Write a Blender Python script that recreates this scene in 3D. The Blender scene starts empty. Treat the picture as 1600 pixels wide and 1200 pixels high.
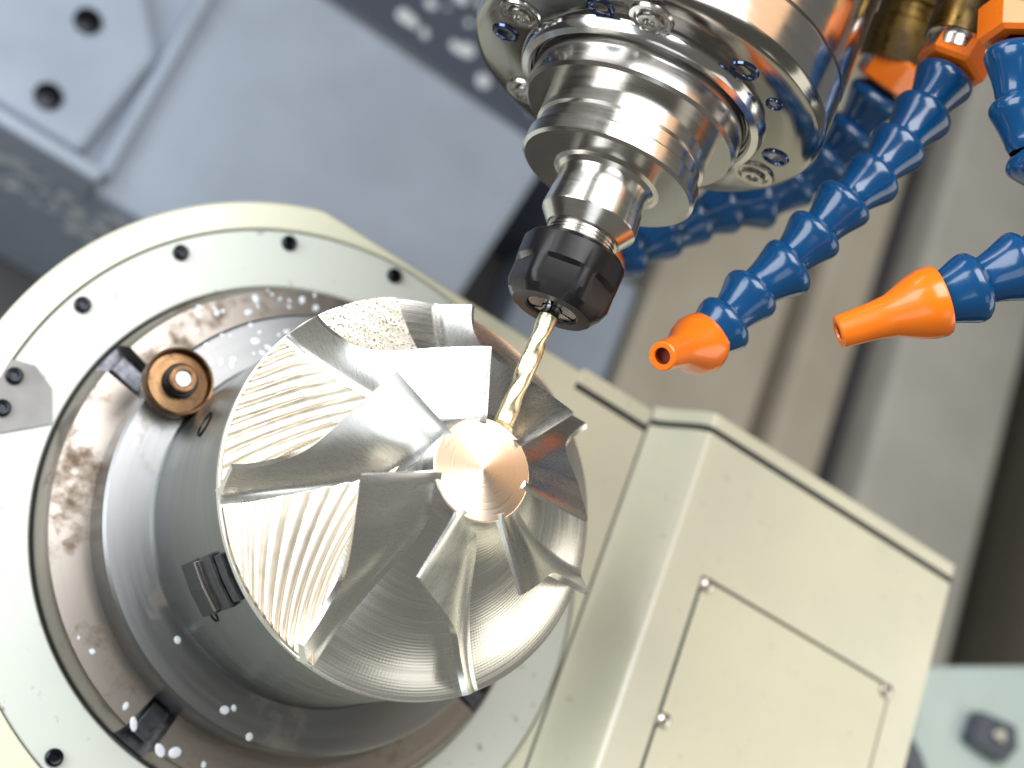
import bpy, bmesh, math, random
import numpy as np
from mathutils import Vector, Matrix

S = 0.001                      # everything below is written in millimetres
sc = bpy.context.scene
rad = math.radians
random.seed(7); rng = np.random.default_rng(7)

# ------------------------------------------------------------------ camera
RIGHT = Vector((0.805, 0.342, 0.485)); UP = Vector((-0.492, 0.841, 0.224)); BACK = Vector((-0.332, -0.418, 0.845))
BACK.normalize(); RIGHT = (RIGHT - BACK * RIGHT.dot(BACK)).normalized(); UP = BACK.cross(RIGHT)
CAM = Vector((-143.512, -152.195, 498.808))
ROT = Matrix((RIGHT, UP, BACK)).transposed()
cam = bpy.data.cameras.new('camera'); camo = bpy.data.objects.new('camera', cam)
sc.collection.objects.link(camo); sc.camera = camo
camo.matrix_world = Matrix.Translation(CAM * S) @ ROT.to_4x4()
cam.sensor_width = 36; cam.lens = 54.0; cam.clip_start = 0.01; cam.clip_end = 20
cam.dof.use_dof = True; cam.dof.focus_distance = 0.432; cam.dof.aperture_fstop = 7.5; cam.dof.aperture_blades = 0

# ------------------------------------------------------------------ light
w = bpy.data.worlds.new('World'); sc.world = w; w.use_nodes = True
w.node_tree.nodes['Background'].inputs[0].default_value = (1.0, 0.97, 0.86, 1)
w.node_tree.nodes['Background'].inputs[1].default_value = 0.17
sc.view_settings.view_transform = 'Standard'; sc.view_settings.look = 'None'
sc.view_settings.exposure = 0.0; sc.view_settings.gamma = 1.0; sc.view_settings.use_curve_mapping = False


def lamp(name, pos, target, sx, sy, watts, col):
    l = bpy.data.lights.new(name, 'AREA'); l.shape = 'RECTANGLE'; l.size = sx; l.size_y = sy
    l.energy = watts; l.color = col
    o = bpy.data.objects.new(name, l); sc.collection.objects.link(o)
    o.location = Vector(pos) * S
    o.rotation_euler = (Vector(pos) - Vector(target)).to_track_quat('Z', 'Y').to_euler()
    return o


# machine work lights plus added reflection fills (millimetres, world axes: z = impeller axis, y = towards spindle)
lamp('work_light_left', (-620, -40, 340), (0, 20, 90), 0.62, 0.46, 5.4, (0.93, 0.97, 1.0))
lamp('work_light_warm', (150, 400, 640), (20, 30, 80), 0.34, 0.34, 0.52, (1.0, 0.57, 0.29))
lamp('added_fill_right', (700, 70, 410), (10, 0, 100), 0.50, 0.34, 1.1, (1.0, 0.95, 0.80))  # added lamp out of view, brightens the hub pockets on the right
lamp('added_fill_corner', (440, -250, 610), (10, 0, 100), 0.24, 0.24, 0.20, (1.0, 0.97, 0.88))  # added soft lamp, lifts the hub floor between the lower blades
lamp('added_fill_front', (-150, -545, 565), (-10, 0, 110), 0.34, 0.26, 0.50, (0.92, 0.97, 1.0))  # added lamp, gives the left blade a bright reflection near its leading edge
lamp('work_light_roof', (-170, 330, 900), (0, 60, 0), 0.60, 0.60, 8.6, (0.98, 0.99, 1.0))


# ------------------------------------------------------------------ helpers
COL = sc.collection


def link(name, me, m=None, parent=None, smooth=True, angle=32):
    o = bpy.data.objects.new(name, me); COL.objects.link(o)
    if m: 
        me.materials.clear(); me.materials.append(m)
    if smooth and len(me.polygons):
        me.polygons.foreach_set('use_smooth', [True] * len(me.polygons)); me.set_sharp_from_angle(angle=rad(angle))
    if parent: o.parent = parent
    return o


def tag(o, label=None, cat=None, group=None, kind=None):
    if label: o['label'] = label
    if cat: o['category'] = cat
    if group: o['group'] = group
    if kind: o['kind'] = kind
    return o


def empty(name, loc=(0, 0, 0), rot=None):
    o = bpy.data.objects.new(name, None); COL.objects.link(o)
    o.location = Vector(loc) * S; o.empty_display_size = 0.01
    if rot is not None: o.rotation_euler = rot.to_euler()
    return o


def mesh(name, V, Fc):
    me = bpy.data.meshes.new(name)
    me.from_pydata([(float(v[0]) * S, float(v[1]) * S, float(v[2]) * S) for v in V], [], Fc)
    me.validate(); me.update()
    bm = bmesh.new(); bm.from_mesh(me); bmesh.ops.recalc_face_normals(bm, faces=bm.faces); bm.to_mesh(me); bm.free()
    return me


def bevel(o, wmm, seg=2, ang=35):
    b = o.modifiers.new('bevel', 'BEVEL'); b.width = wmm * S; b.segments = seg; b.limit_method = 'ANGLE'; b.angle_limit = rad(ang)
    return o


def lathe_geo(prof, seg=64, a0=0.0, a1=360.0, closed_profile=False):
    """profile list of (r, z) -> verts, faces; r=0 ends are collapsed to a fan"""
    V, Fc = [], []
    full = abs(a1 - a0 - 360) < 1e-6
    n = seg if full else seg + 1
    rows = []
    for r, z in prof:
        if r < 1e-6:
            rows.append([len(V)]); V.append((0, 0, z))
        else:
            row = []
            for i in range(n):
                a = rad(a0 + (a1 - a0) * i / seg); row.append(len(V)); V.append((r * math.cos(a), r * math.sin(a), z))
            rows.append(row)
    pairs = list(zip(rows[:-1], rows[1:]))
    if closed_profile: pairs.append((rows[-1], rows[0]))
    for A, B in pairs:
        for i in range(seg):
            j = (i + 1) % n if full else i + 1
            if len(A) == 1 and len(B) == 1: continue
            if len(A) == 1: Fc.append((A[0], B[j], B[i]))
            elif len(B) == 1: Fc.append((A[i], A[j], B[0]))
            else: Fc.append((A[i], A[j], B[j], B[i]))
    if not full and closed_profile:
        Fc.append([r_[0] for r_ in rows]); Fc.append([r_[-1] for r_ in rows][::-1])
    return V, Fc


def lathe(name, prof, m, parent=None, seg=64, angle=32, **k):
    V, Fc = lathe_geo(prof, seg, **k)
    return link(name, mesh(name, V, Fc), m, parent, angle=angle)


def prism_geo(poly, z0, z1):
    n = len(poly)
    V = [(p[0], p[1], z0) for p in poly] + [(p[0], p[1], z1) for p in poly]
    Fc = [list(range(n))[::-1], list(range(n, 2 * n))] + [(i, (i + 1) % n, n + (i + 1) % n, n + i) for i in range(n)]
    return V, Fc


def prism(name, poly, z0, z1, m, parent=None, bev=0, seg=2):
    V, Fc = prism_geo(poly, z0, z1)
    o = link(name, mesh(name, V, Fc), m, parent, smooth=False)
    if bev: bevel(o, bev, seg)
    return o


def box(name, x0, x1, y0, y1, z0, z1, m, parent=None, bev=0):
    return prism(name, [(x0, y0), (x1, y0), (x1, y1), (x0, y1)], z0, z1, m, parent, bev)


def place(o, loc, zdir=(0, 0, 1), spin=0):
    q = Vector(zdir).to_track_quat('Z', 'Y')
    o.matrix_local = Matrix.Translation(Vector(loc) * S) @ q.to_matrix().to_4x4() @ Matrix.Rotation(rad(spin), 4, 'Z')
    return o


def merge(parts):
    V, Fc = [], []
    for v, fc in parts:
        n = len(V); V += list(v); Fc += [[i + n for i in f] for f in fc]
    return V, Fc


# ------------------------------------------------------------------ materials
def nt(name):
    m = bpy.data.materials.new(name); m.use_nodes = True
    t = m.node_tree; b = t.nodes['Principled BSDF']
    return m, t, b


def N(t, kind, **kw):
    n = t.nodes.new(kind)
    for k, v in kw.items():
        if hasattr(n, k): setattr(n, k, v)
        else: n.inputs[k].default_value = v
    return n


def ramp(t, fac, stops):
    r = t.nodes.new('ShaderNodeValToRGB'); e = r.color_ramp.elements
    while len(e) > 1: e.remove(e[-1])
    for i, (p, c) in enumerate(stops):
        x = e[0] if i == 0 else e.new(p)
        x.position = p; x.color = (c, c, c, 1) if isinstance(c, (int, float)) else (*c, 1)
    t.links.new(fac, r.inputs[0]); return r


def mixc(t, fac, a, b):
    n = t.nodes.new('ShaderNodeMix'); n.data_type = 'RGBA'
    for s, v in ((0, fac), (6, a), (7, b)):
        if hasattr(v, 'is_output'): t.links.new(v, n.inputs[s])
        else: n.inputs[s].default_value = v if s == 0 else (*v, 1)
    return n.outputs[2]


def math_(t, op, a, b=None):
    n = t.nodes.new('ShaderNodeMath'); n.operation = op
    for i, v in enumerate((a, b)):
        if v is None: continue
        if hasattr(v, 'is_output'): t.links.new(v, n.inputs[i])
        else: n.inputs[i].default_value = v
    return n.outputs[0]


def turned_vec(t, k=1500, th=1.2, rk=1.0):
    """cylindrical coordinates stretched along the turning direction"""
    tc = N(t, 'ShaderNodeTexCoord'); sp = N(t, 'ShaderNodeSeparateXYZ'); t.links.new(tc.outputs['Object'], sp.inputs[0])
    r = math_(t, 'SQRT', math_(t, 'ADD', math_(t, 'MULTIPLY', sp.outputs[0], sp.outputs[0]), math_(t, 'MULTIPLY', sp.outputs[1], sp.outputs[1])))
    a = math_(t, 'ARCTAN2', sp.outputs[1], sp.outputs[0])
    c = N(t, 'ShaderNodeCombineXYZ')
    t.links.new(math_(t, 'MULTIPLY', r, k * rk), c.inputs[0]); t.links.new(math_(t, 'MULTIPLY', a, th), c.inputs[1]); t.links.new(math_(t, 'MULTIPLY', sp.outputs[2], k), c.inputs[2])
    return c.outputs[0], tc, r, a


def metal(name, col, rough=0.25, turned=True, k=1500, bump=0.15, aniso=0.0, streak=0.10, dirt=None, feed=0, rk=1.0):
    m, t, b = nt(name)
    b.inputs['Metallic'].default_value = 1.0; b.inputs['Base Color'].default_value = (*col, 1)
    vec, tc, r, a = turned_vec(t, k, rk=rk)
    n = N(t, 'ShaderNodeTexNoise', Scale=1.0, Detail=2.0)
    if turned: t.links.new(vec, n.inputs['Vector'])
    else:
        t.links.new(tc.outputs['Object'], n.inputs['Vector']); n.inputs['Scale'].default_value = k
    rr = ramp(t, n.outputs[0], [(0.3, max(0.02, rough - streak)), (0.7, rough + streak)])
    t.links.new(rr.outputs[0], b.inputs['Roughness'])
    if bump:
        bp = N(t, 'ShaderNodeBump', Strength=bump, Distance=0.00005); t.links.new(n.outputs[0], bp.inputs['Height']); t.links.new(bp.outputs[0], b.inputs['Normal'])
    if feed:
        wv = math_(t, 'SINE', math_(t, 'MULTIPLY', r, math.tau / (feed * 0.001)))
        wv2 = math_(t, 'SINE', math_(t, 'MULTIPLY', a, 300.0))
        nz = N(t, 'ShaderNodeTexNoise', Scale=40.0, Detail=2.0); t.links.new(tc.outputs['Object'], nz.inputs['Vector'])
        hgt = math_(t, 'MULTIPLY', math_(t, 'ADD', wv, math_(t, 'MULTIPLY', wv2, 0.35)), nz.outputs[0])
        bp = N(t, 'ShaderNodeBump', Strength=0.35, Distance=0.00003); t.links.new(hgt, bp.inputs['Height']); t.links.new(bp.outputs[0], b.inputs['Normal'])
    if aniso:
        b.inputs['Anisotropic'].default_value = aniso
        tg = N(t, 'ShaderNodeTangent'); tg.direction_type = 'RADIAL'; tg.axis = 'Z'; t.links.new(tg.outputs[0], b.inputs['Tangent'])
    if dirt:
        nd = N(t, 'ShaderNodeTexNoise', Scale=dirt[1], Detail=6.0, Roughness=0.65); t.links.new(tc.outputs['Object'], nd.inputs['Vector'])
        f = ramp(t, nd.outputs[0], [(dirt[2], 0.0), (dirt[3], 1.0)])
        t.links.new(mixc(t, f.outputs[0], col, dirt[0]), b.inputs['Base Color'])
        rm = mixc(t, f.outputs[0], (rough,) * 3, (0.55,) * 3)
        mx = t.nodes.new('ShaderNodeMix'); mx.data_type = 'RGBA'
        t.links.new(f.outputs[0], mx.inputs[0]); t.links.new(rr.outputs[0], mx.inputs[6]); mx.inputs[7].default_value = (.55, .55, .55, 1)
        t.links.new(mx.outputs[2], b.inputs['Roughness'])
        mm = ramp(t, f.outputs[0], [(0, 1.0), (1, 0.45)]); t.links.new(mm.outputs[0], b.inputs['Metallic'])
    return m


def paint(name, col, rough=0.35, speck=0.5, tint=None, coat=0.3, scale=14):
    m, t, b = nt(name)
    tc = N(t, 'ShaderNodeTexCoord')
    n1 = N(t, 'ShaderNodeTexNoise', Scale=scale, Detail=5.0, Roughness=0.6); t.links.new(tc.outputs['Object'], n1.inputs['Vector'])
    tint = tint or tuple(c * 0.86 for c in col)
    f1 = ramp(t, n1.outputs[0], [(0.38, 0.0), (0.66, 1.0)])
    c1 = mixc(t, f1.outputs[0], col, tint)
    n2 = N(t, 'ShaderNodeTexNoise', Scale=210.0, Detail=3.0); t.links.new(tc.outputs['Object'], n2.inputs['Vector'])
    f2 = ramp(t, n2.outputs[0], [(0.66, 0.0), (0.74, speck)])
    c2 = mixc(t, f2.outputs[0], c1, tuple(c * 0.35 for c in col))
    t.links.new(c2, b.inputs['Base Color'])
    r2 = ramp(t, n1.outputs[0], [(0.3, rough - 0.08), (0.7, rough + 0.12)]); t.links.new(r2.outputs[0], b.inputs['Roughness'])
    b.inputs['Coat Weight'].default_value = coat; b.inputs['Coat Roughness'].default_value = 0.2
    bp = N(t, 'ShaderNodeBump', Strength=0.12, Distance=0.0003); n3 = N(t, 'ShaderNodeTexNoise', Scale=500.0, Detail=2.0)
    t.links.new(tc.outputs['Object'], n3.inputs['Vector']); t.links.new(n3.outputs[0], bp.inputs['Height']); t.links.new(bp.outputs[0], b.inputs['Normal'])
    return m


def plain(name, col, rough=0.4, metallic=0.0, coat=0.0, noise=0.12, scale=60, spec=.5):
    m, t, b = nt(name)
    tc = N(t, 'ShaderNodeTexCoord'); n = N(t, 'ShaderNodeTexNoise', Scale=scale, Detail=4.0); t.links.new(tc.outputs['Object'], n.inputs['Vector'])
    f = ramp(t, n.outputs[0], [(0.35, 0.0), (0.65, 1.0)])
    t.links.new(mixc(t, f.outputs[0], col, tuple(c * (1 - 2 * noise) for c in col)), b.inputs['Base Color'])
    r = ramp(t, n.outputs[0], [(0.3, max(0.03, rough - 0.06)), (0.7, rough + 0.06)]); t.links.new(r.outputs[0], b.inputs['Roughness'])
    b.inputs['Specular IOR Level'].default_value = spec; b.inputs['Metallic'].default_value = metallic; b.inputs['Coat Weight'].default_value = coat; b.inputs['Coat Roughness'].default_value = 0.08
    return m


M = {}
M['housing'] = paint('housing_paint', (0.74, 0.72, 0.56), 0.33, 0.25, (0.66, 0.66, 0.52), coat=.8)
M['ring_paint'] = paint('ring_paint', (0.61, 0.64, 0.58), 0.36, 0.7, (0.58, 0.62, 0.57), scale=22)
M['panel'] = paint('panel_paint', (0.75, 0.73, 0.55), 0.35, 0.25, (0.68, 0.67, 0.51))
M['seal'] = plain('rubber_seal', (0.02, 0.022, 0.026), 0.6)
M['black_screw'] = plain('black_oxide', (0.015, 0.017, 0.022), 0.25, 0.8)
M['steel_screw'] = metal('steel_screw', (0.6, 0.58, 0.55), 0.22)
M['tag_plate'] = plain('tag_plate', (0.30, 0.29, 0.28), 0.5)
M['chuck'] = metal('chuck_steel', (0.27, 0.275, 0.28), 0.36, k=500, bump=0.04, streak=.04, dirt=((0.24, 0.19, 0.14), 40.0, 0.58, 0.74))
M['chuck_ring'] = metal('chuck_ring_steel', (0.31, 0.28, 0.25), 0.34, k=500, bump=0.04, streak=.04, dirt=((0.13, 0.085, 0.05), 60.0, 0.52, 0.66))
M['neck'] = metal('neck_steel', (0.30, 0.315, 0.31), 0.36, k=400, bump=0.06, streak=.05)
M['dark_steel'] = metal('dark_steel', (0.10, 0.105, 0.12), 0.35, turned=False, k=400)
M['bronze_cup'] = metal('stained_bronze', (0.17, 0.10, 0.05), 0.30, k=600, dirt=((0.12, 0.06, 0.025), 90.0, 0.5, 0.65))
M['hub'] = metal('milled_aluminium', (0.88, 0.87, 0.83), 0.26, k=900, bump=0.0, aniso=0.3, streak=0.05, feed=0.85)
M['blade'] = metal('blade_aluminium', (0.90, 0.90, 0.87), 0.28, k=1800, bump=0.0, aniso=0.2, streak=0.02, rk=.15)
M['nose'] = metal('faced_aluminium', (0.90, 0.77, 0.63), 0.30, k=3200, bump=0.25, aniso=0.85, streak=0.04)  # aluminium with the tan of a warm reflection put into its base colour
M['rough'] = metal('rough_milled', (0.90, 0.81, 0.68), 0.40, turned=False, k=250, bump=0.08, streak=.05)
M['spindle_chrome'] = metal('spindle_chrome', (0.64, 0.64, 0.65), 0.15, k=500, bump=0.03, streak=0.03)
M['spindle_face'] = metal('spindle_face', (0.33, 0.32, 0.30), 0.14, k=700, bump=0.06, streak=0.04)
M['holder'] = metal('ground_steel', (0.60, 0.58, 0.55), 0.20, k=1200, bump=0.04, streak=0.03, aniso=0.3)
M['nut'] = plain('black_nut', (0.010, 0.009, 0.010), 0.34, 0.0, 0.0, spec=.3)
M['gold'] = metal('titanium_nitride', (0.92, 0.82, 0.56), 0.33, turned=False, k=900, bump=0.1)
M['shank'] = metal('carbide_shank', (0.35, 0.35, 0.37), 0.2)
M['blue'] = plain('blue_plastic', (0.001, 0.06, 0.185), 0.20, 0, 0.5, 0.08)
M['orange'] = plain('orange_plastic', (0.90, 0.19, 0.006), 0.28, 0, 0.4, 0.05)
M['brass'] = metal('tarnished_brass', (0.20, 0.13, 0.04), 0.3, k=500, dirt=((0.05, 0.03, 0.01), 60.0, 0.45, 0.65))
M['coolant'] = plain('milky_coolant', (0.75, 0.80, 0.85), 0.08, 0, 0.5, 0.02)
M['bg_blue'] = paint('blue_grey_paint', (0.40, 0.465, 0.57), 0.45, 0.1)
M['bg_dark'] = paint('dark_slate_paint', (0.075, 0.09, 0.13), 0.4, 0.1)
M['bg_bed'] = paint('bed_grey', (0.085, 0.085, 0.095), 0.5, 0.2)
M['bg_beige'] = paint('beige_sheet', (0.54, 0.49, 0.40), 0.45, 0.1)
M['bg_light'] = paint('pale_sheet', (0.60, 0.58, 0.53), 0.45, 0.1)
M['bg_brown'] = paint('brown_cover', (0.12, 0.105, 0.085), 0.4, 0.1)
M['bg_teal'] = paint('pale_teal_paint', (0.55, 0.68, 0.66), 0.4, 0.1)

# raw cast / sawn stock: pitted, speckled
m, t, b = nt('raw_sawn_stock'); M['raw'] = m
b.inputs['Metallic'].default_value = 0.5; b.inputs['Roughness'].default_value = 0.42
tc = N(t, 'ShaderNodeTexCoord'); n1 = N(t, 'ShaderNodeTexNoise', Scale=1500.0, Detail=3.0, Roughness=0.6); t.links.new(tc.outputs['Object'], n1.inputs['Vector'])
f1 = ramp(t, n1.outputs[0], [(0.56, 0.0), (0.62, 1.0)])
t.links.new(mixc(t, f1.outputs[0], (0.88, 0.82, 0.70), (0.10, 0.085, 0.07)), b.inputs['Base Color'])
bp = N(t, 'ShaderNodeBump', Strength=0.6, Distance=0.0002); bp.invert = True; t.links.new(f1.outputs[0], bp.inputs['Height']); t.links.new(bp.outputs[0], b.inputs['Normal'])


# ------------------------------------------------------------------ setting: machine bed and far covers
Z_BED = -500
o = box('machine_bed', -1800, 1800, -900, 2600, Z_BED - 20, Z_BED, M['bg_bed']); tag(o, kind='structure')


def loc(o, base):   # mesh written in world millimetres -> child of an empty at base
    o.location = -Vector(base) * S; return o


B0 = (-80, 330, Z_BED)
th = empty('slide_cover', B0)
tag(th, 'blue grey slide cover block with bolted end frame behind the round housing', 'machine cover')
loc(prism('cover_body', [(-460, 224), (117, 224), (148, 424), (-460, 424)], Z_BED, -330, M['bg_blue'], th, 5), B0)
loc(prism('end_frame', [(-460, 233), (-115, 233), (-106, 312), (-137, 354), (-460, 354)], -330.5, -313, M['bg_blue'], th, 5), B0)
loc(box('front_rail', -460, -100, 221, 230, -340, -310, M['bg_blue'], th, 2), B0)
loc(box('end_rib', -105, -95, 230, 424, -330.5, -318, M['bg_blue'], th, 4), B0)
for (x, y) in ((-149, 305), (-146, 251), (-206, 305), (-206, 251)):
    h = lathe('bolt', [(0, -310), (6, -310), (8, -310.5), (8.3, -314)], M['black_screw'], th, 24)
    h.location = (Vector((x, y, 0)) - Vector(B0)) * S

o = box('way_cover', -460, 240, 430, 700, Z_BED, -342, M['bg_dark'], None, 5)
tag(o, 'dark slate way cover spattered with white droplets', 'machine cover')


def blob(r, h, seg=10):
    pr = [(r * math.cos(a), h * math.sin(a)) for a in (0, .35, .75, 1.15)] + [(0, h)]
    return lathe_geo(pr, seg)


def droplets(name, spots, label=None, axis='z'):
    parts = []
    for (x, y, z, r) in spots:
        V, Fc = blob(r, r * random.uniform(.06, .14), 10)
        sx, sy, a = random.uniform(.8, 1.5), random.uniform(.6, 1.0), random.uniform(0, 6.3)
        W = []
        for v in V:
            X, Y = v[0] * sx, v[1] * sy
            X, Y = X * math.cos(a) - Y * math.sin(a), X * math.sin(a) + Y * math.cos(a)
            W.append((x + X, y + Y, z + v[2] - .05) if axis == 'z' else (x + X, y - v[2] + .05, z + Y))
        parts.append((W, Fc))
    V, Fc = merge(parts)
    o = link(name, mesh(name, V, Fc), M['coolant']); tag(o, label, 'coolant', None, 'stuff'); return o


sp = [(random.uniform(-40, 165), random.uniform(440, 540), -342, random.choice((2, 3, 4, 5, 6.5))) for _ in range(80)]
droplets('coolant_drops', sp, 'white coolant drops lying on the dark slate way cover')
sp = [(random.uniform(-210, -30), 224.0, random.uniform(-400, -344), random.choice((2, 3, 4.5, 6))) for _ in range(90)]
droplets('coolant_drops', sp, 'pale coolant drops clinging below the edge of the blue grey slide cover', 'y')

# right background: sheet metal wall of long panels (constant x)
def sheet(x0, x1, y0, y1, z0, z1, mat, label, name='wall_panel', group=None):
    o = box(name, x0, x1, y0, y1, z0, z1, mat, None, 6); tag(o, label, 'panel', group); return o
sheet(307, 434, 150, 1200, Z_BED, -450, M['bg_beige'], 'wide beige sheet panel behind the orange nozzles')
sheet(452, 504, 150, 1200, Z_BED, -446, M['bg_beige'], 'narrow beige sheet panel between two dark grooves')
sheet(550, 682, 150, 1200, Z_BED, -450, M['bg_light'], 'pale grey sheet panel next to the dark brown cover')
sheet(205, 298, 284, 446, Z_BED, -446, M['bg_blue'], 'small blue grey floor plate between the slide cover and beige panel', 'floor_plate')
o = box('side_cover', 712, 1000, 80, 1200, Z_BED, -380, M['bg_brown'], None, 8); tag(o, 'dark brown side cover beyond the pale grey panel', 'machine cover')

# ------------------------------------------------------------------ rotary table housing
house = empty('rotary_table_housing', (0, 0, -60))
tag(house, 'pale green painted round rotary table housing with stepped side box', 'machine housing')
HB = (0, 0, -60)


def zprof(x):
    # surface height across the fold
    if x < 112: return 0.0
    u = min(1, (x - 112) / 18.0); u = u * u * (3 - 2 * u)
    return 22 * u


def sweep(name, xs, ylo, yhi, zlo, ztop, m, parent):
    V, Fc = [], []
    for x in xs:
        a, b_, zl, zt = ylo(x), yhi(x), zlo(x), ztop(x)
        V += [(x, a, zl), (x, a, zt), (x, b_, zt), (x, b_, zl)]
    n = len(xs)
    for i in range(n - 1):
        for k in range(4):
            Fc.append((4 * i + k, 4 * i + (k + 1) % 4, 4 * i + 4 + (k + 1) % 4, 4 * i + 4 + k))
    Fc.append((0, 1, 2, 3)); Fc.append((4 * n - 1, 4 * n - 2, 4 * n - 3, 4 * n - 4))
    return link(name, mesh(name, V, Fc), m, parent, angle=28)


RO, RG = 123.0, 112.6
# annular outer body (left, round) : polygon outline with a circular hole, built as a ring of quads
def outer(a):
    c, s_ = math.cos(a), math.sin(a)
    r = RO
    if s_ > 0 and r * s_ > 115.4: r = 115.4 / s_
    if c > 0:                       # right of centre the body runs on to the box
        r = min(118.0 / max(c, 1e-3), (115.4 / s_) if s_ > 1e-3 else 1e9, (150.0 / -s_) if s_ < -1e-3 else 1e9)
        r = max(r, RG + 0.2)
    elif s_ < 0: r = RO
    return r * c, r * s_
angs = [math.tau * i / 288 for i in range(288)]
V = []; Fc = []; n = len(angs)
for a in angs:
    x, y = outer(a); c, s_ = math.cos(a), math.sin(a)
    e = Vector((x, y)).length
    V += [(RG * c, RG * s_, -8), (RG * c, RG * s_, 0.2), ((RG + .4) * c, (RG + .4) * s_, 0.6), (max(e - 1.2, RG + .5) * c, max(e - 1.2, RG + .5) * s_, 0.6), (max(e, RG + .6) * c, max(e, RG + .6) * s_, -0.8), (x * 0.995, y * 0.995, -60)]
for i in range(n):
    j = (i + 1) % n
    for k in range(5): Fc.append((6 * i + k, 6 * j + k, 6 * j + k + 1, 6 * i + k + 1))
loc(link('round_body', mesh('round_body', V, Fc), M['housing'], house, angle=30), HB)
loc(lathe('cover_ring', [(112.0, -6), (112.0, -.5), (111.5, 0), (91.4, 0), (90.9, -.5), (90.9, -6)], M['ring_paint'], house, 200), HB)
loc(lathe('ring_joint', [(113.0, -5), (90, -5)], M['seal'], house, 120), HB)
xs = [113.5 + 0.0] + [112 + 18.0 * i / 16 for i in range(2, 17)] + [140, 261, 262]
loc(sweep('side_box', xs, lambda x: -150, lambda x: 110.6, lambda x: -60, lambda x: zprof(x) + .75 - (1.0 if x > 261.5 else 0), M['housing'], house), HB)
xs = [113.5] + [112 + 18.0 * i / 16 for i in range(2, 17)] + [140, 261, 262]
loc(sweep('edge_strip', xs, lambda x: 113.4, lambda x: 119.0, lambda x: -60, lambda x: zprof(x) + 1.0 - (1.0 if x > 261.5 else 0), M['housing'], house), HB)
loc(sweep('seam_seal', xs, lambda x: 110.4, lambda x: 113.6, lambda x: -60, lambda x: zprof(x) + .35, M['seal'], house), HB)
loc(box('upper_strip', 78, 112.4, 109.6, 116.6, -30, 1.7, M['housing'], house, .6), HB)
loc(box('strip_joint', 77.2, 113.2, 107.0, 109.8, -2, 0.85, M['seal'], house), HB)
loc(box('fold_seam', 112.7, 113.6, -150, 111.6, -5, 0.78, M['seal'], house), HB)
# access panel
loc(box('access_panel', 146.5, 244, -120, 55.0, 20, 23.3, M['panel'], house, .35), HB)
loc(prism('panel_joint', [(145.2, -120.6), (244.9, -120.6), (244.9, 56.4), (145.2, 56.4)], 20, 22.83, M['seal'], house), HB)

def screw_meshes(r, h, name):
    pr = [(0, h * .35), (r * .42, h * .35), (r * .48, h * .95), (r * .72, h), (r * .95, h * .72), (r, h * .3), (r, -.4)]
    V, Fc = lathe_geo(pr, 28); return mesh(name, V, Fc)
scr = screw_meshes(2.9, 1.9, 'screw')
for k, ang in enumerate((138.9, 116.9, 94.2, 160.5, -113.2, 72, 50, 28)):
    o = link('screw', scr, M['black_screw'], house)
    o.location = (Vector((107.6 * math.cos(rad(ang)), 107.6 * math.sin(rad(ang)), 0)) - Vector(HB)) * S
V, Fc = lathe_geo([(0, 2.2), (1.4, 2.15), (2.6, 1.6), (3.2, .5), (3.3, -.4)], 28); dome = mesh('dome_screw', V, Fc)
V, Fc = lathe_geo([(2.9, .05), (5.0, .1), (5.0, -.4)], 28); shadow = mesh('recess', V, Fc)
for (x, y) in ((148, 53.2), (242, 53.0), (148, -2), (242, -4), (148, -58), (242, -60)):
    o = link('panel_screw', dome, M['steel_screw'], house); o.location = (Vector((x, y, 23.2)) - Vector(HB)) * S
# small bolted index plate at the left of the ring
tp = loc(prism('index_plate', [(-113, 7.5), (-105, 9.4), (-97, 5.2), (-91.4, -5.2), (-105, -16.5), (-113, -16.0)], -.5, .7, M['tag_plate'], house, .2), HB)
for (x, y) in ((-109.3, 2.8), (-107.7, -8.5)):
    o = link('screw', scr, M['black_screw'], house); o.location = (Vector((x, y, .6)) - Vector(HB)) * S

# ------------------------------------------------------------------ chuck
chuck = empty('rotary_chuck', (0, 0, 0))
tag(chuck, 'stained steel faceplate chuck with radial slots set into the pale ring', 'chuck')
SL = [165.0, 255.0, 345.0, 75.0]; HW = 3.9
for k in range(4):
    a0 = SL[k] + HW; a1 = SL[k] + 90 - HW
    lathe('ring_segment', [(70, -3), (89.9, -3), (89.6, 2.5), (87.3, 8.4), (86.7, 9), (70, 9)], M['chuck_ring'], chuck, 56, a0=a0, a1=a1, closed_profile=True)
lathe('slot_floor', [(60, -4), (89.4, -4), (89.4, 1.0), (60, 1.0)], M['dark_steel'], chuck, 120, closed_profile=True)
lathe('step_disc', [(40, 0), (73.9, 0), (73.9, 24.6), (72.9, 25.6), (40, 25.7)], M['chuck'], chuck, 160)
for ang in SL[:3]:
    V, Fc = prism_geo([(74.5, -3.2), (86, -3.2), (86, 3.2), (74.5, 3.2)], 0.8, 5.5)
    o = link('slot_key', mesh('slot_key', V, Fc), M['dark_steel'], chuck, smooth=False); bevel(o, .4); o.rotation_euler = (0, 0, rad(ang))

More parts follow.
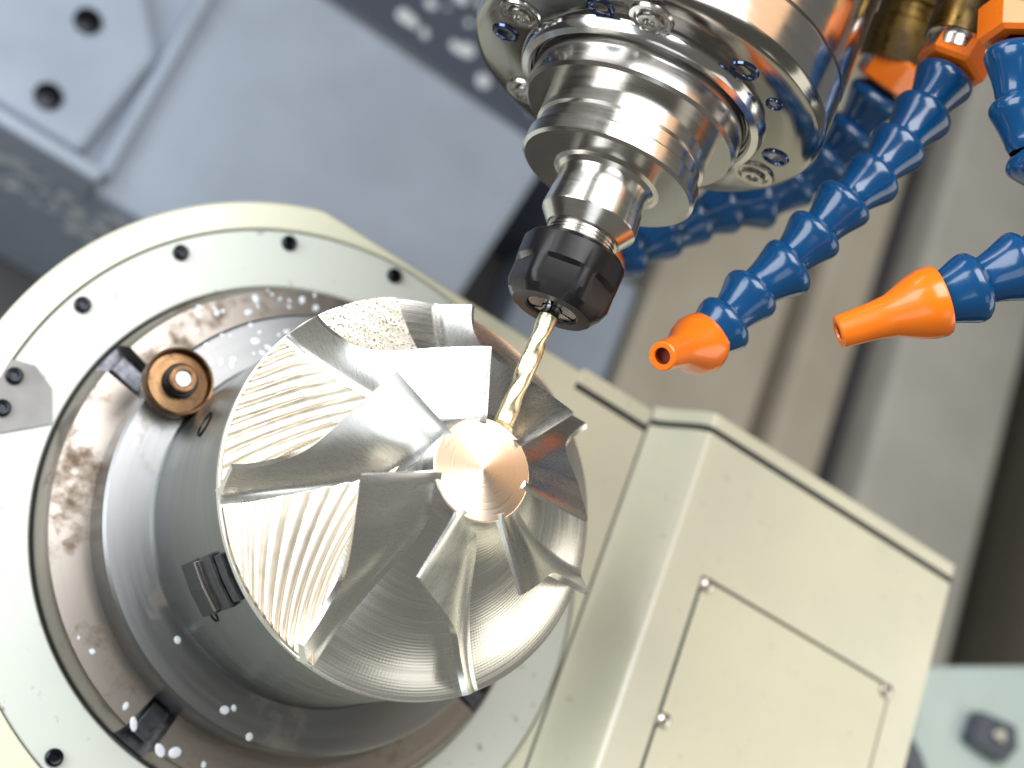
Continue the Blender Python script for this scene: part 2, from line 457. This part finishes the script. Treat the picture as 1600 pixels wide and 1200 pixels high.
cup = empty('flanged_bushing', (-66.6, 17.0, 1.0))
tag(cup, 'brown stained flanged bushing with hollow pin on the chuck slot', 'bushing')
lathe('flange_cup', [(5.0, 31.5), (9.6, 31.0), (10.4, 33.6), (11.0, 33.8), (11.2, 33.2), (11.0, 27), (10.0, 24.7), (4, 24.7)], M['bronze_cup'], cup, 48)
lathe('collar', [(5.6, 31.2), (5.6, 34.5), (5.2, 35.0), (4.6, 35.0)], M['black_screw'], cup, 36)
lathe('hollow_pin', [(2.5, 33), (2.5, 36.8), (2.9, 37.2), (4.2, 37.2), (4.6, 36.7), (4.6, 0)], M['bronze_cup'], cup, 36)
lathe('pin_bore', [(0, 36.5), (2.6, 36.5)], M['coolant'], cup, 24)
lathe('stem', [(0, 0), (6.5, 0), (6.5, 8), (5, 8), (5, 25)], M['dark_steel'], cup, 30)

# ------------------------------------------------------------------ fixture neck
neck = empty('fixture_cylinder', (0, 0, 25.6))
tag(neck, 'dark grey steel fixture cylinder holding up the impeller', 'fixture')
lathe('cylinder', [(0, 0), (59.2, 0), (58.6, .8), (58.3, 3), (58.3, 65.5), (57.8, 66.3), (0, 66.3)], M['neck'], neck, 160)
def on_neck(name, a0, a1, z0, z1, r0, r1, m, parent, bev=.4):
    pts = [(r0, a0), (r1, a0), (r1, (a0 + a1) / 2), (r1, a1), (r0, a1)]
    poly = [(r * math.cos(rad(a)), r * math.sin(rad(a))) for r, a in pts]
    return prism(name, poly, z0 - 25.6, z1 - 25.6, m, parent, bev)
kb = on_neck('key_block', -138, -122, 56, 69, 57, 61.2, M['dark_steel'], neck)
on_neck('key_block', -138, -122, 69.6, 80, 57, 60.2, M['dark_steel'], neck)
on_neck('key_edge', -137.2, -122.8, 68.6, 70.4, 57, 61.6, M['steel_screw'], neck, .2)
on_neck('key_block', -137, -123, 80.4, 87, 57, 59.5, M['dark_steel'], neck)
for (a, z, r) in ((180.5, 60, 3.4), (-121.0, 57, 1.8), (60, 60, 3.4)):
    V, Fc = lathe_geo([(r * 1.25, .3), (r, .35), (r * .9, -.2), (0, -.2)], 24)
    o = link('socket_hole', mesh('socket_hole', V, Fc), M['black_screw'], neck)
    u = Vector((math.cos(rad(a)), math.sin(rad(a)), 0)); place(o, u * 58.3 + Vector((0, 0, z - 25.6)), u)

# ------------------------------------------------------------------ impeller
imp = empty('impeller', (0, 0, 91.9))
tag(imp, 'half milled silver aluminium impeller with seven curved blades', 'impeller')
ZI = 91.9
HE, ZS = 1.3, 104.0
def hub_p(mm):
    a = np.clip(mm, 0, 1) * np.pi / 2
    return 60 - 45.5 * np.cos(a) ** HE, 137 - 42.5 * np.sin(a) ** HE
def shr_p(mm):
    a = np.clip(mm, 0, 1) * np.pi / 2
    return 59.6 - 24.1 * np.cos(a), 136 - (136 - ZS) * np.sin(a)
TS = ([0, .09, .2, .29, .39, .49, .6, .7, .8, .9, 1], [0, 9.3, 19, 26, 32, 36.3, 39, 40.6, 42, 42.8, 43.3])
TH = ([0, .07, .14, .21, .3, .43, .6, .8, 1], [0, 11, 22, 32, 40.5, 45, 47, 48.3, 49.3])
def smooth_interp(x, T):
    x = np.asarray(x, float); acc = np.zeros_like(x)
    for dx in np.linspace(-.05, .05, 9): acc += np.interp(x + dx, *T)
    base = acc / 9
    k = np.clip(x / .06, 0, 1)
    return base * k + np.interp(x, *T) * (1 - k)
th_s = lambda mm: smooth_interp(mm, TS)
th_h = lambda mm: smooth_interp(mm, TH)
BASE = [-149.6 - 51.43 * k for k in range(7)]      # A, then B.. going round

hubpts = [(float(r), float(z) - ZI) for r, z in zip(*hub_p(np.linspace(0, 1, 60)))]
lathe('hub', hubpts + [(60, 2.0), (60, .6), (59.4, .1), (0, .1)], M['hub'], imp, 220, angle=50)
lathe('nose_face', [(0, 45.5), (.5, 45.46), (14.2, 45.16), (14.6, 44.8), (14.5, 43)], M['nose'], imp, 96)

NM, NV = 56, 14
def blade_mesh():
    mm = np.linspace(0, 1, NM); vv = np.linspace(-.07, 1, NV)
    rh, zh = hub_p(mm); rs, zs = shr_p(mm); ah, as_ = th_h(mm), th_s(mm)
    P = np.zeros((NM, NV, 3))
    for j, v in enumerate(vv):
        r = rh + (rs - rh) * v; z = zh + (zs - zh) * v
        # angle varies so that the leading edge is radial
        a = np.radians(ah + (as_ - ah) * v)
        P[:, j, 0] = r * np.cos(a); P[:, j, 1] = r * np.sin(a); P[:, j, 2] = z - ZI
    du = np.gradient(P, axis=0); dv = np.gradient(P, axis=1)
    nn = np.cross(du, dv); nn /= np.linalg.norm(nn, axis=2, keepdims=True) + 1e-12
    tt = 0.92 + 0.40 * (1 - np.clip(vv, 0, 1)) + 1.5 * np.exp(-np.clip(vv + .05, 0, 9) / .055)
    tt = np.broadcast_to(tt, (NM, NV)).copy()
    fade = np.clip(np.linspace(0, 1, NM) / .2, .55, 1)
    tt *= fade[:, None]
    A = P + nn * tt[..., None]; B = P - nn * tt[..., None]
    V = list(A.reshape(-1, 3)) + list(B.reshape(-1, 3)); off = NM * NV; Fc = []
    for i in range(NM - 1):
        for j in range(NV - 1):
            a = i * NV + j; Fc.append((a, a + 1, a + NV + 1, a + NV)); Fc.append((off + a, off + a + NV, off + a + NV + 1, off + a + 1))
    for i in range(NM - 1):
        for j in (0, NV - 1):
            a = i * NV + j; Fc.append((a, a + NV, off + a + NV, off + a))
    for j in range(NV - 1):
        for i in (0, NM - 1):
            a = i * NV + j; Fc.append((a, a + 1, off + a + 1, off + a))
    return mesh('blade', V, Fc)
bl = blade_mesh()
for k in range(7):
    o = link('blade', bl, M['blade'], imp, angle=40); o.rotation_euler = (0, 0, rad(BASE[k]))

def hub_z(r):
    mmf = np.linspace(0, 1, 300); rr, zz = hub_p(mmf); return np.interp(r, rr, zz)

def stock(name, first, second, gexp, inner, h0, amp, nr, m, bow=0.0, off0=3.5, off1=-1.0, wob=0.0):
    """stock left in the pocket between blade `first` and the next one round, ridged along the cutter passes"""
    nu, ns = 15 * nr + 1 if nr else 60, 26
    V = np.zeros((nu, ns, 3)); b1 = BASE[first]; b2 = b1 + 51.43
    us = np.linspace(0.02, 1, nu)
    for i, u in enumerate(us):
        m0 = 1 - inner * u
        a0 = rad(b1 + float(th_h(m0)) + off0); r0 = float(hub_p(np.array(m0))[0])
        a1 = rad(b1 + float(th_h(1.0)) + off0 + (51.43 - off0 + off1) * u ** gexp); r1 = 59.6
        p0 = np.array([r0 * math.cos(a0), r0 * math.sin(a0)]); p1 = np.array([r1 * math.cos(a1), r1 * math.sin(a1)])
        dvec = p1 - p0; perp = np.array([-dvec[1], dvec[0]])
        for j, s_ in enumerate(np.linspace(0, 1, ns)):
            p = p0 + dvec * s_ + perp * bow * 4 * s_ * (1 - s_) * u
            r = np.hypot(*p)
            if r > 59.6: p = p * 59.6 / r; r = 59.6
            ph = (u * nr + wob * math.sin(s_ * 3 + u * 5)) % 1.0
            tri = abs(2 * ((ph * 1.0) % 1.0) - 1)
            saw = (1 - tri ** 2) * .7 + ph * .3
            edge = min(1, (1 - s_) * ns / 3 + .25)
            z = hub_z(r) + (h0 + amp * saw) 
            V[i, j] = (p[0], p[1], z - ZI)
    skirt = V.copy()
    Vl = list(V.reshape(-1, 3)); Fc = []
    for i in range(nu - 1):
        for j in range(ns - 1):
            a = i * ns + j; Fc.append((a, a + 1, a + ns + 1, a + ns))
    border = [i * ns for i in range(nu)] + [(nu - 1) * ns + j for j in range(1, ns)] + [i * ns + ns - 1 for i in range(nu - 2, -1, -1)] + [j for j in range(ns - 2, 0, -1)]
    base = len(Vl)
    for b_ in border:
        p = Vl[b_]; Vl.append((p[0], p[1], hub_z(math.hypot(p[0], p[1])) - ZI - 1.5))
    nb = len(border)
    for q in range(nb): Fc.append((border[q], border[(q + 1) % nb], base + (q + 1) % nb, base + q))
    return link(name, mesh(name, Vl, Fc), m, imp, angle=60)
# index in BASE: 0=A 1=B(158.97) 2=C 3=D ; pockets lie counter-clockwise of a blade
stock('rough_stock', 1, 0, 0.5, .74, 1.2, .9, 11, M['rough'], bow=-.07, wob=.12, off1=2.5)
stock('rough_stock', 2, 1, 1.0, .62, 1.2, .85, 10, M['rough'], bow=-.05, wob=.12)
stock('raw_stock', 3, 2, 1.0, .62, 3.0, .25, 5, M['raw'], bow=-.05, off0=16)

# ------------------------------------------------------------------ spindle, holder, end mill (local z runs from the tip into the spindle)
TIP = Vector((2.185, 16.984, 133.0)); D = Vector((-0.038, 0.989, 0.141)).normalized()
e1 = D.cross(Vector((0, 0, 1))).normalized(); e2 = e1.cross(D)
# local x = e1, y = -e2 keeps a right handed frame with z = D
RS = Matrix((e1, e2 * -1, D)).transposed()
if RS.determinant() < 0: RS = Matrix((e1, e2, D)).transposed(); YS = 1
else: YS = -1
def tool_empty(name, s0):
    return empty(name, TIP + D * s0, RS)

mill = tool_empty('end_mill', 0)
tag(mill, 'gold coated twist flute end mill cutting beside the impeller nose', 'end mill')
V, Fc = [], []; nz, na = 90, 36
for i in range(nz + 1):
    z = 34.0 * i / nz; tw = z / 36.0 * math.tau
    depth = 1.0 if z < 26 else max(0, 1 - (z - 26) / 6)
    for j in range(na):
        a = math.tau * j / na; q = (a % math.pi) / math.pi           # two flutes
        fl = 0.20 * (math.sin(min(1, q / .62) * math.pi)) ** 1.2 if q < .62 else 0
        r = 2.85 * (1 - fl * depth)
        V.append((r * math.cos(a + tw), r * math.sin(a + tw), z))
for i in range(nz):
    for j in range(na):
        Fc.append((i * na + j, i * na + (j + 1) % na, (i + 1) * na + (j + 1) % na, (i + 1) * na + j))
Fc.append(list(range(na))[::-1]); Fc.append([nz * na + j for j in range(na)])
link('flutes', mesh('flutes', V, Fc), M['gold'], mill, angle=35)
lathe('shank', [(0, 33.5), (2.75, 33.5), (2.75, 48), (0, 48)], M['shank'], mill, 32)

hold = tool_empty('tool_holder', 36)
tag(hold, 'polished steel tool holder with black collet nut gripping the gold cutter', 'tool holder')
H = lambda L: [(r, s - 36) for r, s in L]
# collet nut: hexed front, round collar behind
def ring_poly(rf, s):
    return [(rf(a) * math.cos(a), rf(a) * math.sin(a), s - 36) for a in [math.tau * i / 96 for i in range(96)]]
def hexr(ap, rmax):
    def f(a):
        q = (a + math.pi / 6) % (math.pi / 3) - math.pi / 6
        return min(ap / math.cos(q), rmax)
    return f
rows = [ring_poly(lambda a: 7.5, 38.5), ring_poly(lambda a: 7.6, 36.4), ring_poly(lambda a: 8.2, 36), ring_poly(hexr(11.6, 11.9), 36), ring_poly(hexr(12.9, 14.0), 38.2),
        ring_poly(hexr(13.6, 15.3), 41.0), ring_poly(hexr(13.6, 15.3), 46.2), ring_poly(lambda a: 15.3, 47.3), ring_poly(hexr(15.1, 15.5), 54.2), ring_poly(lambda a: 14.4, 55.6), ring_poly(lambda a: 10, 55.6)]
V = [p for r_ in rows for p in r_]; Fc = [(i * 96 + j, i * 96 + (j + 1) % 96, (i + 1) * 96 + (j + 1) % 96, (i + 1) * 96 + j) for i in range(len(rows) - 1) for j in range(96)]
link('collet_nut', mesh('collet_nut', V, Fc), M['nut'], hold, angle=22)
for k in range(3):
    lathe('collet_jaw', H([(3.2, 36.9), (7.3, 36.9), (7.3, 45), (3.2, 45)]), M['shank'] if k else M['steel_screw'], hold, 10, a0=120 * k + 6, a1=120 * k + 114, closed_profile=True)
thr = []
for i in range(6): thr += [(9.9, 54.5 + i * 1.1), (10.7, 55.05 + i * 1.1)]
lathe('thread', H(thr + [(9.9, 61.2)]), M['holder'], hold, 72, angle=15)
lathe('body', H([(9.8, 61), (11.2, 61.2), (14.4, 65.4), (14.5, 66.0), (13.6, 76), (13.9, 78), (15, 79.3), (16.5, 79.9)]), M['holder'], hold, 96, angle=20)
lathe('flange', H([(13, 79.8), (25.8, 80.0), (26.8, 80.8), (26.8, 85.2), (26.3, 85.7)]), M['holder'], hold, 128)
lathe('groove_band', H([(26.3, 85.7), (25.2, 86.4), (25.2, 90.2), (26.2, 90.8), (26.3, 98.6), (26.0, 99)]), M['holder'], hold, 128)

spn = tool_empty('spindle', 100)
tag(spn, 'chrome spindle head with bolted front face above the tool holder', 'spindle')
P_ = lambda L: [(r, s - 100) for r, s in L]
lathe('nose_ring', P_([(24, 98.2), (32.0, 98.0), (33.0, 99.0), (33.2, 108.5), (34.2, 109.2)]), M['holder'], spn, 128)
lathe('seal_ring', P_([(34.0, 108.6), (34.6, 106.8), (35.4, 106.2), (37.4, 106.8), (38.2, 108.0), (38.6, 110.4)]), M['spindle_chrome'], spn, 128)
lathe('front_face', P_([(30, 112), (34, 110.0), (38.6, 110.2), (52.2, 110.4), (54.2, 111.2), (55.2, 113.0), (55.4, 115)]), M['spindle_face'], spn, 160)
lathe('housing', P_([(55.4, 115), (55.6, 127), (54.4, 127.2), (54.4, 128.0), (55.7, 128.3), (56.0, 420), (0, 420)]), M['spindle_chrome'], spn, 160)
def cap_screw(r_):
    V, Fc = lathe_geo([(0, .9), (r_ * .42, .9), (r_ * .46, 2.0), (r_ * .8, 2.1), (r_ * .9, 1.7), (r_ * .9, .5), (r_ * 1.1, .4), (r_ * 1.15, 1.0), (r_ * 1.45, 1.0), (r_ * 1.55, .2), (r_ * 1.55, -.6)], 36)
    return mesh('bolt', V, Fc)
def hole(r_):
    V, Fc = lathe_geo([(0, .12), (r_ * .55, .12), (r_ * .78, .3), (r_ * .95, .8), (r_ * 1.1, .75), (r_ * 1.25, -.5)], 36)
    return mesh('plug', V, Fc)
cs, hl, hs = cap_screw(4.3), hole(3.7), hole(2.3)
plugm = metal('plug_steel', (0.10, 0.13, 0.24), 0.12)
for (rr_, ang, kind) in ((44.9, 179.7, 0), (44.8, -162, 1), (42.3, 140, 1), (43.1, 119.5, 0), (42.9, 78.6, 1), (43.6, 57, 2), (44.3, 17, 1), (45.3, -2.5, 0), (44, -60, 0), (44, -120, 0)):
    o = link('bolt' if kind == 0 else 'plug', (cs, hl, hs)[kind], M['steel_screw'] if kind == 0 else plugm, spn)
    place(o, (rr_ * math.cos(rad(ang)), YS * rr_ * math.sin(rad(ang)), 10.4), (0, 0, -1))

# ------------------------------------------------------------------ coolant hoses
V, Fc = lathe_geo([(5.5, -2.2), (6.1, -1), (6.35, .4), (6.6, 1.6), (7.4, 4.2), (8.5, 7.0), (9.1, 8.6), (9.3, 9.8), (9.1, 10.9), (8.2, 12.0), (7.0, 12.7), (6.2, 13)], 36)
seg_me = mesh('segment', V, Fc)
V, Fc = lathe_geo([(2.4, -27), (2.6, -27.6), (3.9, -27.6), (4.3, -27.2), (4.9, -18), (5.6, -13.5), (8.2, -7.5), (9.2, -4), (9.4, -1.0), (9.0, 0), (6.5, .3)], 40)
noz_me = mesh('nozzle', V + [(0, 0, -24.0)], Fc)
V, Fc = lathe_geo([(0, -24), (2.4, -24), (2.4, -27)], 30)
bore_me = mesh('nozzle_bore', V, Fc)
V, Fc = lathe_geo([(6, -1), (9.6, -1), (11.2, 0), (11.2, 9.2), (10.2, 10.4), (6, 10.4)], 6)
hex_me = mesh('hex_fitting', V, Fc)
PITCH = 12.6
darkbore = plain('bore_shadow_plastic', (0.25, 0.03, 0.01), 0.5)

def bez(pts, n=400):
    """smooth Catmull-Rom through points"""
    P = [Vector(p) for p in pts]; P = [P[0] * 2 - P[1]] + P + [P[-1] * 2 - P[-2]]
    out = []
    for i in range(1, len(P) - 2):
        for k in range(n // (len(P) - 3)):
            u = k / (n // (len(P) - 3))
            a, b_, c, d_ = P[i - 1], P[i], P[i + 1], P[i + 2]
            out.append(0.5 * ((2 * b_) + (c - a) * u + (2 * a - 5 * b_ + 4 * c - d_) * u * u + (3 * b_ - a - 3 * c + d_) * u ** 3))
    out.append(P[-2]); return out

def hose(label, pts, nozzle=True, fitting=True, sc_=1.0, ndir=None):
    """pts run from the nozzle end to the fitting"""
    root = empty('coolant_hose', pts[-1]); tag(root, label, 'hose', 'coolant hoses with orange nozzles')
    path = bez(pts); d = [0]
    for a, b_ in zip(path, path[1:]): d.append(d[-1] + (b_ - a).length)
    def at(x):
        x = max(0, min(d[-1], x)); i = int(np.searchsorted(d, x)); i = min(max(i, 1), len(path) - 1)
        u = (x - d[i - 1]) / max(1e-6, d[i] - d[i - 1]); return path[i - 1].lerp(path[i], u)
    base = Vector(pts[-1]); L = d[-1]; n = max(1, int((L) // (PITCH * sc_))); p = L / n
    def put(name, me, mat, pos, direction, spin=0, s=1.0):
        o = link(name, me, mat, root)
        o.matrix_local = Matrix.Translation((pos - base) * S) @ direction.to_track_quat('Z', 'Y').to_matrix().to_4x4() @ Matrix.Rotation(rad(spin), 4, 'Z') @ Matrix.Scale(s, 4)
        return o
    for k in range(n):
        a, b_ = at(k * p), at((k + 1) * p); put('segment', seg_me, M['blue'], a, (b_ - a).normalized() + Vector((random.uniform(-.11, .11), random.uniform(-.11, .11), random.uniform(-.11, .11))), s=sc_ * random.uniform(.98, 1.04))
    if nozzle:
        dr = at(p * .5) - at(0)
        if ndir: dr = Vector(ndir)
        o = put('nozzle', noz_me, M['orange'], at(0) + dr.normalized() * 1.5, dr, s=sc_)
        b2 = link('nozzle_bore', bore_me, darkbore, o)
    if fitting:
        dr = at(L) - at(L - p * .5); put('hex_fitting', hex_me, M['orange'], at(L) + dr.normalized() * 2, dr, 20, sc_)
    return root

hose('blue segmented coolant hose reaching under the spindle with its short orange nozzle aimed left',
     [(48.7, 69.6, 139.9), (52.3, 78.3, 142.1), (57.1, 92.8, 147.6), (62.1, 106.8, 154.2), (67.0, 123.0, 161.7), (72.5, 141.0, 168.1), (76.3, 157.3, 172.9), (78.6, 171.7, 176.2), (79.5, 179.4, 178.0)],
     ndir=(0.619, 0.664, -0.422), sc_=1.0)
hose('blue segmented coolant hose passing behind the spindle toward the black nut',
     [(45.9, 130.0, 55.2), (61.6, 147.4, 59.3), (76.0, 167.1, 62.9), (92.7, 182.0, 70.9), (101.3, 196.3, 81.4), (102.7, 209.9, 94.6), (101.5, 219.6, 104.8), (101.1, 224.0, 109.1)], sc_=1.1)
hose('bright blue hose looping round with long orange nozzle pointing at the cutter',
     [(88.7, 93.2, 191.0), (94.3, 98.7, 195.9), (101.5, 110.0, 204.3), (113.5, 119.4, 213.7), (118.5, 129.9, 218.5), (114.2, 137.5, 215.8), (104.5, 139.7, 210.7), (94.6, 146.1, 207.6), (87.4, 156.2, 207.5), (82.3, 166.9, 208.4), (80.2, 174.2, 208.8)], sc_=1.12)

# brass manifold stubs that carry the hoses
def stub(label, a, b_, r):
    a = Vector(a); b_ = Vector(b_); v = b_ - a; L = v.length
    root = empty('brass_fitting', a, v.to_track_quat('Z', 'Y').to_matrix()); tag(root, label, 'pipe fitting', 'brass fittings of the coolant hoses')
    lathe('collar', [(0, 0), (r * .8, 0), (r * .8, 4), (r * .95, 4.4)], M['steel_screw'], root, 40)
    lathe('barrel', [(r * .8, 4.2), (r, 4.6), (r, 20), (r * .9, 21), (r * .9, 26), (r * 1.06, 27), (r * 1.06, L), (0, L)], M['brass'], root, 40)
stub('tarnished brass fitting above the hose with the short nozzle', (78.5, 184.7, 180.2), (75.4, 218.1, 188.4), 11.0)
stub('dark brass fitting above the hose behind the spindle', (99.8, 227.4, 112.7), (90.1, 260.2, 129.8), 12.5)
stub('brass fitting above the looping bright blue hose', (78.1, 180.6, 210.0), (70.6, 202.6, 215.5), 10.5)

# ------------------------------------------------------------------ lower right: pale block, dark wheel and clamp
zb = -110
pb = [Vector((372.1, 134.9, -110.0)), Vector((491.9, 191.2, -110.0)), Vector((524.1, 70.8, -110.0)), Vector((380.4, 14.9, -110.0))]
o = prism('end_support', [(p.x, p.y) for p in pb][::-1], Z_BED, zb, M['bg_teal'], None, 3); tag(o, 'pale teal support block at the far end of the housing', 'machine block')
c = Vector((343.6, 55.7, -90.0))
dw = empty('dark_wheel', c); tag(dw, 'dark grey round wheel between the housing and pale teal block', 'wheel')
dw.location = Vector((c.x, c.y, -110)) * S
lathe('rim', [(22, 0), (36, 0), (36, 18), (34, 20), (24, 20), (22, 18)], M['bg_dark'], dw, 64)
lathe('disc', [(0, 14), (22.5, 14)], M['bg_teal'], dw, 48)
cq = Vector((419.8, 116.6, -106.0))
cl = empty('clamp_block', (cq.x, cq.y, -110)); tag(cl, 'small dark clamp with a bright bolt on the pale teal block', 'clamp')
prism('clamp_body', [(-16, -9), (10, -11), (17, 0), (12, 11), (-14, 8)], 0, 10, M['bg_dark'], cl, 2)
lathe('bolt', [(0, 13), (3, 13), (4, 12), (4, 10)], M['steel_screw'], cl, 20)

# ------------------------------------------------------------------ coolant splashes
sp = []
while len(sp) < 70:
    a = rad(random.uniform(100, 158)); r = random.uniform(60, 87)
    if 73 < r < 79: continue
    sp.append((r * math.cos(a), r * math.sin(a), 25.7 if r < 73 else 9.0, random.choice((.5, .7, .9, 1.3))))
for a, r, z, q in ((-108, 85, 9, 1.8), (-112, 83, 9, 1.4), (-100, 86, 9, 1.6), (-95, 68, 25.7, 1.6), (-93, 66, 25.7, 1.2), (-118, 62, 25.7, 1.4), (-86, 72, 25.7, 1.5), (-130, 84, 9, 1.0), (-126, 82, 9, 1.3), (-90, 83, 9, 1.2), (-97, 84, 9, 1.9)):
    sp.append((r * math.cos(rad(a)), r * math.sin(rad(a)), z, q))
droplets('coolant_drops', sp, 'milky coolant drops spattered over the steel chuck')
sp = []
for _ in range(60):
    a = rad(random.uniform(60, 200)); r = random.uniform(93, 111); sp.append((r * math.cos(a), r * math.sin(a), 0, random.choice((.25, .35, .5, .7))))
droplets('coolant_drops', sp, 'tiny coolant drops dotted over the pale ring cover')
